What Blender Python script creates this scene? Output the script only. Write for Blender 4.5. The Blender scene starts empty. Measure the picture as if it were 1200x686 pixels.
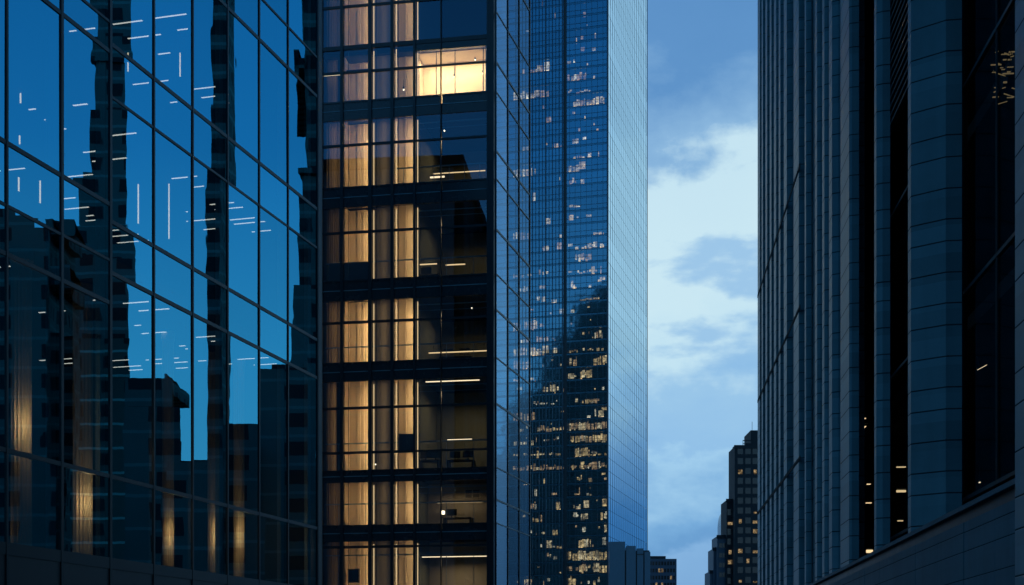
import bpy, math, random
from mathutils import Vector
R = math.radians
rnd = random.Random(11)
scene = bpy.context.scene
col = scene.collection

# ------------------------------------------------------------------ survey numbers
F = 1667.0            # focal length in photograph pixels (1200 wide)
HX, HY = 600.0, 790.0  # principal column, horizon row
CAM_H = 1.7
TH = R(15.1)          # the city grid on the left is turned by this much
E1 = (math.cos(TH), -math.sin(TH))     # to the right along the fronts
E2 = (math.sin(TH), math.cos(TH))      # away down the avenue

def ux(px): return (px - HX) / F
def on_line(px, p, d):
    """distance along the ground line p + s*d at which it is seen in column px"""
    u = ux(px)
    return (u * p[1] - p[0]) / (d[0] - u * d[1])
def hgt(y, Y): return CAM_H + (HY - y) / F * Y

# ------------------------------------------------------------------ mesh helpers
class MB:
    def __init__(s): s.v = []; s.f = []; s.m = []
    def box(s, x0, x1, y0, y1, z0, z1, m=0):
        b = len(s.v)
        s.v += [(x, y, z) for z in (z0, z1) for y in (y0, y1) for x in (x0, x1)]
        s.f += [(b, b+2, b+3, b+1), (b+4, b+5, b+7, b+6), (b, b+1, b+5, b+4), (b+2, b+6, b+7, b+3), (b, b+4, b+6, b+2), (b+1, b+3, b+7, b+5)]
        s.m += [m]*6
        return s
    def pane(s, x0, x1, y0, y1, z0, z1, face):
        """a sheet of glass whose coated face is material 0 and whose other faces are clear"""
        s.box(x0, x1, y0, y1, z0, z1, 1); s.m[-6+face] = 0
        return s
    def prism(s, poly, z0, z1, m=0):
        a = sum(poly[i][0]*poly[(i+1) % len(poly)][1] - poly[(i+1) % len(poly)][0]*poly[i][1] for i in range(len(poly)))
        if a < 0: poly = poly[::-1]
        n, b = len(poly), len(s.v)
        s.v += [(p[0], p[1], z0) for p in poly] + [(p[0], p[1], z1) for p in poly]
        s.f += [tuple(range(b+n-1, b-1, -1)), tuple(range(b+n, b+2*n))]
        s.f += [(b+i, b+(i+1) % n, b+n+(i+1) % n, b+n+i) for i in range(n)]
        s.m += [m]*(n+2)
        return s
    def cyl(s, x, y, r, z0, z1, n=16, flute=0.0, m=0, r1=None):
        poly = []
        for i in range(n):
            rr = r * (1 - flute * (i % 2))
            a = 2*math.pi*i/n
            poly.append((x + rr*math.cos(a), y + rr*math.sin(a)))
        return s.prism(poly, z0, z1, m)
    def bar(s, p, q, r, m=0):
        """square bar between two points"""
        p, q = Vector(p), Vector(q); d = (q-p).normalized()
        up = Vector((0, 0, 1)) if abs(d.z) < .9 else Vector((1, 0, 0))
        a = d.cross(up).normalized()*r; c = a.cross(d).normalized()*r
        b = len(s.v)
        for o in (p, q):
            s.v += [tuple(o+a+c), tuple(o-a+c), tuple(o-a-c), tuple(o+a-c)]
        s.f += [(b, b+1, b+2, b+3), (b+7, b+6, b+5, b+4)] + [(b+i, b+4+i, b+4+(i+1) % 4, b+(i+1) % 4) for i in range(4)]
        s.m += [m]*6
        return s

def build(name, mb, mats, parent=None, bevel=0):
    lo = [min(v[i] for v in mb.v) for i in range(3)]; hi = [max(v[i] for v in mb.v) for i in range(3)]
    c = [(lo[0]+hi[0])/2, (lo[1]+hi[1])/2, lo[2]]
    me = bpy.data.meshes.new(name)
    me.from_pydata([(v[0]-c[0], v[1]-c[1], v[2]-c[2]) for v in mb.v], [], mb.f)
    if not isinstance(mats, (list, tuple)): mats = [mats]
    for m in mats: me.materials.append(m)
    me.polygons.foreach_set('material_index', mb.m)
    me.update()
    o = bpy.data.objects.new(name, me)
    o.location = c
    col.objects.link(o)
    if parent: o.parent = parent
    if bevel:
        b = o.modifiers.new('bevel', 'BEVEL'); b.width = bevel; b.segments = 2; b.limit_method = 'ANGLE'
    return o

def tag(o, label=None, cat=None, group=None, kind=None):
    if label: o['label'] = label
    if cat: o['category'] = cat
    if group: o['group'] = group
    if kind: o['kind'] = kind
    return o

def empty(name, loc, rz=0.0, label=None, cat=None, group=None):
    o = bpy.data.objects.new(name, None); o.empty_display_size = 1
    o.location = loc; o.rotation_euler = (0, 0, rz); col.objects.link(o)
    return tag(o, label, cat, group)

# ------------------------------------------------------------------ materials
class NT:
    def __init__(s, name):
        s.mat = bpy.data.materials.new(name); s.mat.use_nodes = True
        s.t = s.mat.node_tree; s.t.nodes.clear()
        s.out = s.t.nodes.new('ShaderNodeOutputMaterial')
    def n(s, kind, **kw):
        n = s.t.nodes.new(kind)
        for k, v in kw.items():
            if k.startswith('i_'):
                key = k[2:].replace('_', ' ')
                n.inputs[int(key) if key.isdigit() else key].default_value = v
            else: setattr(n, k, v)
        return n
    def l(s, a, b): s.t.links.new(a, b)
    def math(s, op, a, b=None, c=None):
        n = s.n('ShaderNodeMath', operation=op)
        for i, v in enumerate((a, b, c)):
            if v is None: continue
            if isinstance(v, (int, float)): n.inputs[i].default_value = v
            else: s.l(v, n.inputs[i])
        return n.outputs[0]

def c4(c): return (c[0], c[1], c[2], 1)

def paint(name, c, rough=.5, metal=0.0, var=.25, scale=1.5, spec=.5, bump=.0):
    t = NT(name)
    p = t.n('ShaderNodeBsdfPrincipled', i_Roughness=rough, i_Metallic=metal)
    p.inputs['Specular IOR Level'].default_value = spec
    pos = t.n('ShaderNodeNewGeometry')
    nz = t.n('ShaderNodeTexNoise', i_Scale=scale, i_Detail=6.0, i_Roughness=.65)
    t.l(pos.outputs['Position'], nz.inputs['Vector'])
    mx = t.n('ShaderNodeMix', data_type='RGBA')
    mx.inputs[6].default_value = c4([v*(1-var) for v in c]); mx.inputs[7].default_value = c4([v*(1+var) for v in c])
    t.l(nz.outputs['Fac'], mx.inputs[0]); t.l(mx.outputs[2], p.inputs['Base Color'])
    rr = t.n('ShaderNodeMapRange', i_3=max(0, rough-.1), i_4=min(1, rough+.12)); t.l(nz.outputs['Fac'], rr.inputs[0]); t.l(rr.outputs[0], p.inputs['Roughness'])
    if bump:
        b = t.n('ShaderNodeBump', i_Strength=bump, i_Distance=.02); t.l(nz.outputs['Fac'], b.inputs['Height']); t.l(b.outputs[0], p.inputs['Normal'])
    t.l(p.outputs[0], t.out.inputs[0])
    return t.mat

def stone(name, c, course=.43, joint=.018, rough=.4):
    """stone panels laid in courses; the joints are open grooves"""
    t = NT(name)
    p = t.n('ShaderNodeBsdfPrincipled', i_Roughness=rough); p.inputs['Specular Tint'].default_value = (.45, .8, 1, 1)
    pos = t.n('ShaderNodeNewGeometry')
    sep = t.n('ShaderNodeSeparateXYZ'); t.l(pos.outputs['Position'], sep.inputs[0])
    z = sep.outputs[2]
    # uneven courses: every third joint sits close to its neighbour
    zc = t.math('DIVIDE', z, course*3)
    fr = t.math('MULTIPLY', t.math('FRACT', zc), 3*course)
    d = None
    for off in (0.0, course*1.12, course*1.9):
        a = t.math('ABSOLUTE', t.math('SUBTRACT', fr, off+course*.3))
        d = a if d is None else t.math('MINIMUM', d, a)
    grv = t.n('ShaderNodeMapRange', interpolation_type='SMOOTHSTEP', i_1=joint*.35, i_2=joint, i_3=0.0, i_4=1.0)
    t.l(d, grv.inputs[0])
    nz = t.n('ShaderNodeTexNoise', i_Scale=.9, i_Detail=8.0, i_Roughness=.7)
    t.l(pos.outputs['Position'], nz.inputs['Vector'])
    # each course its own shade
    wn = t.n('ShaderNodeTexWhiteNoise', noise_dimensions='1D'); t.l(t.math('FLOOR', t.math('DIVIDE', z, course)), wn.inputs['W'])
    st = t.n('ShaderNodeTexNoise', i_Scale=1.0, i_Detail=5.0)
    mp = t.n('ShaderNodeMapping'); mp.inputs['Scale'].default_value = (4, 4, .25); t.l(pos.outputs['Position'], mp.inputs[0]); t.l(mp.outputs[0], st.inputs['Vector'])
    v = t.math('ADD', t.math('MULTIPLY', nz.outputs['Fac'], .55), t.math('MULTIPLY', wn.outputs[0], .34))
    v = t.math('ADD', v, t.math('MULTIPLY', st.outputs['Fac'], .5))
    v = t.math('ADD', v, .38)
    v = t.math('MULTIPLY', v, t.math('ADD', t.math('MULTIPLY', grv.outputs[0], .75), .25))
    hs = t.n('ShaderNodeMix', data_type='RGBA', blend_type='MULTIPLY'); hs.inputs[0].default_value = 1
    hs.inputs[6].default_value = c4(c)
    cb = t.n('ShaderNodeCombineColor'); [t.l(v, cb.inputs[i]) for i in range(3)]
    t.l(cb.outputs[0], hs.inputs[7]); t.l(hs.outputs[2], p.inputs['Base Color'])
    t.l(t.math('MULTIPLY', grv.outputs[0], t.math('ADD', t.math('MULTIPLY', nz.outputs['Fac'], .35), .18)), p.inputs['Specular IOR Level'])
    b = t.n('ShaderNodeBump', i_Strength=.6, i_Distance=.03); t.l(t.math('ADD', grv.outputs[0], t.math('MULTIPLY', nz.outputs['Fac'], .12)), b.inputs['Height'])
    t.l(b.outputs[0], p.inputs['Normal'])
    t.l(p.outputs[0], t.out.inputs[0])
    return t.mat

def glass(name, refl, trans, fac, rough=.004, wave=.0, wscale=.35, stretch=(1, 1, 1), edge=0.0, tone=.11):
    """coated pane: part mirror, part clear"""
    t = NT(name)
    g = t.n('ShaderNodeBsdfGlossy', i_Roughness=rough); g.inputs['Color'].default_value = c4(refl)
    _oi = t.n('ShaderNodeObjectInfo'); _mr = t.n('ShaderNodeMapRange', i_3=1-tone, i_4=1+tone); t.l(_oi.outputs['Random'], _mr.inputs[0])
    _sc = t.n('ShaderNodeVectorMath', operation='SCALE'); _sc.inputs[0].default_value = refl[:3]; t.l(_mr.outputs[0], _sc.inputs['Scale']); t.l(_sc.outputs[0], g.inputs['Color'])
    tr = t.n('ShaderNodeBsdfTransparent'); tr.inputs['Color'].default_value = c4(trans)
    mx = t.n('ShaderNodeMixShader'); mx.inputs[0].default_value = fac
    if edge:
        lw = t.n('ShaderNodeLayerWeight', i_Blend=.3)
        t.l(t.math('MINIMUM', t.math('ADD', t.math('MULTIPLY', lw.outputs['Fresnel'], edge), fac), 1.0), mx.inputs[0])
    if wave:
        pos = t.n('ShaderNodeNewGeometry')
        oi = t.n('ShaderNodeObjectInfo')
        mp = t.n('ShaderNodeMapping'); mp.inputs['Scale'].default_value = stretch
        t.l(pos.outputs['Position'], mp.inputs[0])
        ad = t.n('ShaderNodeVectorMath', operation='ADD'); t.l(mp.outputs[0], ad.inputs[0])
        cb = t.n('ShaderNodeCombineXYZ'); t.l(t.math('MULTIPLY', oi.outputs['Random'], 37.0), cb.inputs[1]); t.l(cb.outputs[0], ad.inputs[1])
        nz = t.n('ShaderNodeTexNoise', i_Scale=wscale, i_Detail=2.0); t.l(ad.outputs[0], nz.inputs['Vector'])
        b = t.n('ShaderNodeBump', i_Strength=1.0, i_Distance=wave); t.l(nz.outputs['Fac'], b.inputs['Height']); t.l(b.outputs[0], g.inputs['Normal'])
    t.l(tr.outputs[0], mx.inputs[1]); t.l(g.outputs[0], mx.inputs[2])
    t.l(mx.outputs[0], t.out.inputs[0])
    return t.mat

def lamp_mat(name, c, s):
    t = NT(name); e = t.n('ShaderNodeEmission', i_Strength=s); e.inputs[0].default_value = c4(c)
    t.l(e.outputs[0], t.out.inputs[0]); return t.mat

def lit_room(name, c, s, scale=1.0):
    """a lit office seen from far off: blinds, heads and furniture break up the light"""
    t = NT(name); e = t.n('ShaderNodeEmission')
    oc = t.n('ShaderNodeNewGeometry')
    nz = t.n('ShaderNodeTexNoise', i_Scale=.9*scale, i_Detail=3.0, i_Roughness=.7); t.l(oc.outputs['Position'], nz.inputs['Vector'])
    vo = t.n('ShaderNodeTexVoronoi', i_Scale=.55*scale); t.l(oc.outputs['Position'], vo.inputs['Vector'])
    sc = t.n('ShaderNodeSeparateColor'); t.l(vo.outputs['Color'], sc.inputs[0])
    mr = t.n('ShaderNodeMapRange', i_1=.36, i_2=.66, i_3=.12, i_4=1.0); t.l(nz.outputs['Fac'], mr.inputs[0])
    v = t.math('MULTIPLY', t.math('MULTIPLY', mr.outputs[0], t.math('ADD', t.math('MULTIPLY', sc.outputs[0], .9), .25)), s)
    e.inputs[0].default_value = c4(c); t.l(v, e.inputs[1])
    t.l(e.outputs[0], t.out.inputs[0]); return t.mat

def masonry(name, c, wx=3.2, wz=3.7, lit=.03, band=0.0, ang=0.0):
    """far masonry front with a grid of dark windows, a few of them lit"""
    t = NT(name)
    p = t.n('ShaderNodeBsdfPrincipled', i_Roughness=.8)
    pos = t.n('ShaderNodeNewGeometry')
    mp = t.n('ShaderNodeMapping'); mp.inputs['Rotation'].default_value = (0, 0, ang); t.l(pos.outputs['Position'], mp.inputs[0])
    sep = t.n('ShaderNodeSeparateXYZ'); t.l(mp.outputs[0], sep.inputs[0])
    h = t.math('ADD', sep.outputs[0], sep.outputs[1])
    a = t.math('DIVIDE', h, wx); bz = t.math('DIVIDE', sep.outputs[2], wz)
    fa, fb = t.math('FRACT', a), t.math('FRACT', bz)
    wa = t.math('MULTIPLY', t.math('GREATER_THAN', fa, .3), t.math('LESS_THAN', fa, .72))
    wb = t.math('MULTIPLY', t.math('GREATER_THAN', fb, .25), t.math('LESS_THAN', fb, .75))
    w = t.math('MULTIPLY', wa, wb)
    cb = t.n('ShaderNodeCombineXYZ'); t.l(t.math('FLOOR', a), cb.inputs[0]); t.l(t.math('FLOOR', bz), cb.inputs[1])
    wn = t.n('ShaderNodeTexWhiteNoise', noise_dimensions='3D'); t.l(cb.outputs[0], wn.inputs['Vector'])
    on = t.math('MULTIPLY', t.math('LESS_THAN', wn.outputs['Value'], lit), w)
    nz = t.n('ShaderNodeTexNoise', i_Scale=.12, i_Detail=6.0); t.l(pos.outputs['Position'], nz.inputs['Vector'])
    m1 = t.n('ShaderNodeMix', data_type='RGBA'); m1.inputs[6].default_value = c4([v*.7 for v in c]); m1.inputs[7].default_value = c4([v*1.3 for v in c]); t.l(nz.outputs['Fac'], m1.inputs[0])
    src = m1.outputs[2]
    if band:
        m3 = t.n('ShaderNodeMix', data_type='RGBA'); m3.inputs[7].default_value = c4([v*band for v in c])
        t.l(t.math('GREATER_THAN', fb, .9), m3.inputs[0]); t.l(src, m3.inputs[6]); src = m3.outputs[2]
    m2 = t.n('ShaderNodeMix', data_type='RGBA'); m2.inputs[7].default_value = (.012, .016, .02, 1)
    t.l(w, m2.inputs[0]); t.l(src, m2.inputs[6]); t.l(m2.outputs[2], p.inputs['Base Color'])
    p.inputs['Emission Color'].default_value = (1, .62, .26, 1); t.l(t.math('MULTIPLY', on, .35), p.inputs['Emission Strength'])
    t.l(p.outputs[0], t.out.inputs[0]); return t.mat

M = {}
M['frame'] = paint('dark_frame', (.012, .026, .034), .4, .1, .2)
M['steel'] = paint('blue_steel', (.20, .31, .36), .5, 0, .15)
M['pale'] = paint('pale_concrete', (.26, .34, .37), .8)
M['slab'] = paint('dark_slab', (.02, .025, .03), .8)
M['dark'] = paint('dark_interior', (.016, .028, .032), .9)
M['plinth'] = paint('plinth', (.02, .03, .04), .35)
M['wall_warm'] = paint('plaster_wall', (.62, .52, .38), .8, 0, .06, .7)
M['wall_dim'] = paint('grey_screen', (.30, .27, .22), .7, 0, .08)
M['curtain'] = paint('brown_curtain', (.26, .20, .13), .9, 0, .12)
M['column'] = paint('plaster_column', (.52, .44, .32), .7, 0, .1)
M['spandrel'] = paint('dark_spandrel', (.012, .030, .040), .25, 0, .2)
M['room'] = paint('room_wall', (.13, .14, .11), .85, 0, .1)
M['desk'] = paint('desk_wood', (.07, .05, .035), .5)
M['black'] = paint('black_plastic', (.012, .012, .012), .4)
M['stone'] = stone('blue_grey_stone', (.078, .185, .225), rough=.38, joint=.013)
M['terrace'] = stone('terrace_stone', (.03, .12, .16), course=.31, joint=.008, rough=.55)
M['louver'] = paint('louver', (.03, .036, .042), .5)
M['tower_sp'] = paint('tower_spandrel', (.07, .19, .27), .16, .85, .1)
M['tower_fin'] = paint('tower_fin', (.03, .06, .085), .3, .3, .1)
M['podium'] = paint('podium_cladding', (.07, .145, .20), .35, 0, .15)
M['asphalt'] = paint('asphalt', (.045, .047, .05), .8, 0, .3, 6)
M['paving'] = paint('paving', (.16, .16, .155), .8, 0, .2, 3)
M['mark'] = paint('road_paint', (.7, .7, .66), .6, 0, .15, 5)
M['far_dark'] = paint('far_masonry', (.022, .028, .034), .8, 0, .3, .15)
M['far_blue'] = paint('far_cladding', (.06, .10, .15), .6, 0, .2, .1)
M['win_dark'] = paint('dark_window', (.010, .016, .022), .15)
M['win_lit'] = lit_room('lit_window', (1, .68, .34), .5, 1.9)
M['clear'] = None
M['glassL'] = glass('blue_mirror_glass', (.15, .75, .98), (.62, .70, .70), .58, rough=.006, wave=.0013, wscale=.9, stretch=(1, 1, .45))
M['glassC'] = glass('office_glass', (.30, .55, .75), (.86, .86, .84), .16, edge=.3, wave=.002, wscale=.5)
M['glassS'] = glass('corner_glass', (.55, .78, 1.0), (.88, .94, .97), .30, wave=.003, wscale=.5)
M['glassS2'] = glass('clear_corner_glass', (.45, .70, .95), (.92, .96, .98), .10, wave=.003, wscale=.5)
M['glassT'] = glass('tower_glass', (.20, .50, .70), (.6, .68, .72), .52, rough=.055, wave=.03, wscale=.2)
M['glassTs'] = glass('tower_side_glass', (.66, .82, .92), (.2, .3, .4), .97, rough=.03, wave=.03, wscale=.25, tone=.035)
M['glassR'] = glass('dark_glass', (.28, .55, .66), (.72, .74, .74), .10, edge=.22, wave=.002, wscale=.6)
tcl = NT('clear_glass'); _tb = tcl.n('ShaderNodeBsdfTransparent'); _tb.inputs[0].default_value = (.97, .985, .98, 1); tcl.l(_tb.outputs[0], tcl.out.inputs[0]); M['clear'] = tcl.mat
M['tube'] = lamp_mat('white_tube', (1.0, .93, .85), 1.7)
M['tube_w'] = lamp_mat('warm_tube', (1.0, .80, .52), 1.7)
M['strip'] = lamp_mat('warm_strip', (1.0, .72, .38), 1.1)
M['ember'] = lamp_mat('ember', (1.0, .72, .35), .17)
M['bulb'] = lamp_mat('bulb', (1.0, .85, .6), 4.0)

# ------------------------------------------------------------------ ground
def strip_y(name, x0, x1, z, m, y0=-120, y1=900, th=.0):
    mb = MB(); mb.box(x0, x1, y0, y1, z-.3, z)
    return tag(build(name, mb, m), kind='structure')
mb = MB(); mb.box(-3000, 3000, -3000, 3000, -1.0, -.31)
tag(build('ground', mb, M['asphalt']), kind='structure')
road = empty('road', (0, 0, 0), -R(10)); tag(road, kind='structure')
mb = MB(); mb.box(-6.5, 3.3, -60, 700, -.3, 0.0); r = build('road', mb, M['asphalt'], road); tag(r, kind='structure')
mb = MB()
for k in range(60): mb.box(-1.68, -1.55, -20+k*6, -17+k*6, .004, .008)
r = build('lane_marking', mb, M['mark'], road); tag(r, kind='structure')

# ------------------------------------------------------------------ LEFT: mirror glass building
LS = .85
PL = (-8.9*LS, 66.2*LS)
left = empty('glass_office_building', (PL[0], PL[1], 0), -TH,
             'blue mirror glass office building whose slanting front reflects a spire and the dusk sky', 'building')
BW = 2.93*LS
edges = [0.42*LS] + [3.72*LS + BW*k for k in range(10)]           # distances of the mullions from the inner corner
TOP = 31.0
h = lambda v: v*LS + CAM_H
rows_far = [0.0, 3.82, 6.75, 13.7, 15.45, 19.7, 21.5, 26.7, 28.5, 34.0]
rows_near = [0.0, 3.82, 6.75, 12.65, 14.1, 16.0, 21.2, 22.2, 28.5, 34.0]
tilt = random.Random(5)
for i in range(len(edges)-1):
    a, b = edges[i], edges[i+1]
    rows = rows_far if a < 17.5*LS else rows_near
    for j in range(len(rows)-1):
        z0, z1 = (h(rows[j]) if j else .05), h(rows[j+1])
        mb = MB(); mb.pane(-.025, .0, -b+.04, -a-.04, z0+.05, z1-.05, 5)
        if j == 0:
            mb.m = [0]*6; build('plinth_panel', mb, M['plinth'], left); continue
        o = build('glass_pane', mb, [M['glassL'], M['clear']], left)
        o.rotation_euler = (0, R(tilt.uniform(-.10, .10)), R(tilt.uniform(-.14, .14)))
    for zz in rows[1:]:
        th = .075 if zz in (6.75, 13.7, 21.5, 16.0, 21.2, 26.7, 15.45, 12.65) else .05
        if zz == 3.82: th = .2
        mb = MB(); mb.box(-.10, .025, -b+.045, -a-.045, h(zz)-th, h(zz)+th*.6)
        build('transom', mb, M['frame'], left)
for k, a in enumerate(edges):
    w = .042 if k not in (0, 6, 7) else .06
    mb = MB(); mb.box(-.14, .035, -a-w, -a+w, 0, TOP)
    build('mullion', mb, M['frame'], left)
mb = MB(); mb.box(-.4, .05, -.36, .03, 0, TOP); build('corner_post', mb, M['frame'], left)
for a in (.75*LS, edges[1], edges[3], edges[6], edges[7]):
    mb = MB(); mb.box(-.30, -.15, -a-.30, -a-.02, 0, TOP); build('steel_column', mb, M['steel'], left)
for z in (14.6, 20.6, 26.6, 32.6):
    mb = MB(); mb.box(-24, -.2, -33, -.4, h(z)-.22, h(z)+.22); build('floor_slab', mb, M['slab'], left)
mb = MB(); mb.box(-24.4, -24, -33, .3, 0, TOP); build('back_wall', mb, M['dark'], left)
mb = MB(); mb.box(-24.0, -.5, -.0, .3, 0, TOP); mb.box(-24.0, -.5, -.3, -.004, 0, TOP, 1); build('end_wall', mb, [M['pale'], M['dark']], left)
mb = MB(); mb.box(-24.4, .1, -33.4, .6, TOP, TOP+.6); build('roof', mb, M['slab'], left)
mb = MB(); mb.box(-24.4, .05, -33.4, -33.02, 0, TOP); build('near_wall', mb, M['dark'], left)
mb = MB(); mb.box(-4.0, -3.8, -27.5, -22.2, 0.1, h(12)); build('lobby_wall', mb, M['wall_dim'], left)
mb = MB(); mb.box(-4.0, -3.8, -18.4, -16.2, 0.1, h(7.4)); build('lobby_wall', mb, M['wall_dim'], left)

def to_world(p0, lx, ly): return (p0[0]+E1[0]*lx+E2[0]*ly, p0[1]+E1[1]*lx+E2[1]*ly)
def L2W(lx, ly): return to_world(PL, lx, ly)
def pix(X, Y, Z): return HX+F*X/Y, HY-F*(Z-CAM_H)/Y

SLOTS = ((24, -6, 42, 3.2), (24, 47, 87, 3.2), (24, 93, 121, 3.2), (23, 159, 169, 3.2), (22, 208, 226, 3.2), (47, 212, 249, 3.6), (124, 27, 98, 1.4), (124, 118, 165, 1.4), (124, 196, 224, 1.4),
                        (198, 170, 280, 2.8), (211, 62, 90, 2.8), (283, 92, 118, 3.0), (162, 216, 262, 2.6), (150, 62, 84, 2.6))
# ceiling tubes behind the mirror glass
lr = random.Random(23)
tubes = []
for z in (14.2, 20.2, 26.2, 32.2, 38.2):
    for ly in [-1.5-.92*k for k in range(30)]:
        for d in (1.8, 3.4, 5.2, 7.2, 9.2, 11.4, 13.6, 16.0, 18.4, 21.0):
            if lr.random() < (.42 if d < 6 else .10): continue
            yy = ly + lr.uniform(-.25, .25)
            X, Y = L2W(-d, yy); px, py = pix(X, Y, h(z))
            if not (4 < px < 366 and -3 < py < 520): continue
            # where the line of sight passes the facade: keep it off the mullions
            if any(abs(px-q[0]) < 17 and q[1]-6 < py < q[2]+6 for q in SLOTS): continue
            if px < 130 and py > 290 and lr.random() < .75: continue
            tubes.append((px, py, d, yy, z))
lr.shuffle(tubes)
for (px, py, d, yy, z) in tubes[:190]:
    X, Y = L2W(-d, yy); ln = lr.choice((.3, .6, 1.0, 1.2, 1.4, 1.6))*(.8 if d < 5 else 1)
    mb = MB(); mb.box(-ln/2, ln/2, -.03, .03, -.082, -.068, 0); mb.box(-ln/2, ln/2, -.05, .05, -.066, 0, 1)
    for s in (-1, 1): mb.box(s*ln*.4-.008, s*ln*.4+.008, -.008, .008, 0, .18, 1)
    o = build('ceiling_lamp', mb, [M['tube'], M['frame']])
    o.location = (X, Y, h(z)); o.rotation_euler = (0, 0, -TH)
    tag(o, 'thin level white ceiling tube glimmering behind the blue mirror glass', 'lamp', 'ceiling tubes behind the blue glass')
# upright light slots
for (px, y0, y1, d) in SLOTS:
    p0 = L2W(-d, 0); s = on_line(px, p0, E2); X, Y = L2W(-d, s)
    w = .017 if px != 124 else .014
    mb = MB(); mb.box(-w, w, -w, w, hgt(y1, Y), hgt(y0, Y))
    o = build('light_slot', mb, M['tube_w'])
    o.location = (X, Y, hgt(y1, Y)); o.rotation_euler = (0, 0, -TH)
    tag(o, 'thin upright light tube glowing behind the blue mirror glass', 'lamp', 'upright tubes behind the blue glass')
# fluted lobby columns lit from lamps at their feet
def plight(name, loc, power, c=(1, .66, .32), r=.05):
    l = bpy.data.lights.new(name, 'POINT'); l.energy = power; l.color = c; l.shadow_soft_size = r
    o = bpy.data.objects.new(name, l); o.location = loc; col.objects.link(o); return o
def alight(name, loc, sx, sy, power, rot, c=(1, .66, .32)):
    l = bpy.data.lights.new(name, 'AREA'); l.shape = 'RECTANGLE'; l.size = sx; l.size_y = sy; l.energy = power; l.color = c
    o = bpy.data.objects.new(name, l); o.location = loc; o.rotation_euler = rot; col.objects.link(o); return o
LC = [(25, 24, 345, 'tallest fluted lobby column, leftmost behind the mirror glass', 2.3), (97, 23, 530, 'second fluted lobby column from the left, between two steel columns', 2.6), (197, 14, 560, 'third lobby column from the left, slender and warmly lit', 3.0),
      (250, 14, 560, 'fourth lobby column from the left, brightest of the slender ones', 3.0), (280, 13, 560, 'rightmost slender lobby column glowing behind the mirror glass', 2.6)]
for (px, wpx, yt, lab, d) in LC:
    p0 = L2W(-d, 0); s = on_line(px, p0, E2); X, Y = L2W(-d, s)
    r = wpx/F*Y/2; zt = h(14.3)
    e = empty('lobby_column', (X, Y, 0.0), 0, lab, 'column', 'lit lobby columns')
    fl = .16 if wpx > 20 else .05
    mb = MB(); mb.cyl(0, 0, r, .35, zt-.3, 32, fl); build('shaft', mb, M['column'], e)
    mb = MB(); mb.cyl(0, 0, r*1.18, 0, .35, 24); build('base', mb, M['column'], e)
    mb = MB(); mb.cyl(0, 0, r*1.15, zt-.3, zt, 24); build('capital', mb, M['column'], e)
    k = 1.0 if px > 50 else 1.0
    plight('column_lamp', (X+.36, Y-.36-r, hgt(628 if px > 150 else (590 if px > 50 else 500), Y)), (26 if px > 150 else 34))

X, Y = L2W(-3.3, -17.3); plight('lobby_lamp', (X, Y, h(4.6)), 9)
# ------------------------------------------------------------------ CENTRE: office block with the lit stair hall
CS = 1.06
PC = (-8.85*CS, 66.16*CS)
DEP0 = 6.2
TC = R(10.2)
C1 = (math.cos(TC), -math.sin(TC)); C2 = (math.sin(TC), math.cos(TC))
def to_c(p0, lx, ly): return (p0[0]+C1[0]*lx+C2[0]*ly, p0[1]+C1[1]*lx+C2[1]*ly)
cen = empty('office_block', (PC[0], PC[1], 0), -TC, 'dark glass office block with warm lit stair bays and one bright room', 'building')
ax = lambda px: on_line(px, PC, C1)
zr = lambda y: hgt(y, PC[1])
A = {k: ax(k) for k in (377, 401, 434, 460, 486, 517, 569, 579)}
A[569] = ax(572.3)
bays = [(377, 401), (401, 434), (434, 460), (460, 486), (486, 517), (517, 569)]
floors = [(-130, -62, [-95]), (-45, 59, [11]), (59, 122, [88]), (143, 222, [173]), (245, 331, [275]), (354, 427, [380]), (448, 553, [480, 532]), (566, 617, []), (635, 760, [642])]
spand = [(-62, -45), (122, 143), (222, 245), (331, 354), (427, 448), (553, 566), (617, 635), (760, 832)]
rails = {143: 201, 245: 308, 354: 407, 448: 520, 566: 591, 635: 651}
# glazing, one window per bay and storey with its own transoms
for fi, (yt, yb, trs) in enumerate(floors):
    for (p, q) in bays:
        x0, x1 = A[p]+.05, A[q]-.05
        if p == 486: x1 = A[q]-.012
        if p == 517: x0 = A[p]+.012
        mb = MB(); mb.pane(x0, x1, .0, .02, zr(yb)+.04, zr(yt)-.04, 2)
        w = build('window', mb, [M['glassC'], M['clear']], cen)
        for t in trs:
            th = .065 if p < 486 else .05
            mb = MB(); mb.box(x0+.0, x1-.0, -.05, -.002, zr(t)-th, zr(t)+th)
            f = build('transom', mb, M['frame'], None); f.parent = w
            f.location = Vector(f.location) - Vector(w.location)
for (yt, yb) in spand:
    for (p, q) in bays:
        mb = MB(); mb.box(A[p]+.05, A[q]-.05, -.01, .25, zr(yb), zr(yt))
        mb.box(A[p]+.05, A[q]-.05, -.05, -.012, zr(yb)-.03, zr(yb)+.05); mb.box(A[p]+.05, A[q]-.05, -.05, -.012, zr(yt)-.05, zr(yt)+.03)
        m = (yt+yb)/2
        mb.box(A[p]+.05, A[q]-.05, -.035, -.013, zr(m)-.02, zr(m)+.02, 1)
        build('spandrel', mb, [M['spandrel'], M['steel']], cen)
mb = MB(); mb.box(0.0, A[569], -.06, .25, zr(59)-.10, zr(59)+.10); build('floor_beam', mb, M['frame'], cen)
mb = MB(); mb.box(A[486]+.06, A[569], -.03, .2, zr(69), zr(59)-.11); build('spandrel', mb, M['spandrel'], cen)
for k, wd in ((377, .06), (401, .07), (434, .085), (460, .075), (486, .06), (517, .022), (569, .06)):
    mb = MB(); mb.box(A[k]-wd, A[k]+wd, -.12, .04, 0, zr(-130)); build('mullion', mb, M['frame'], cen)
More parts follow.
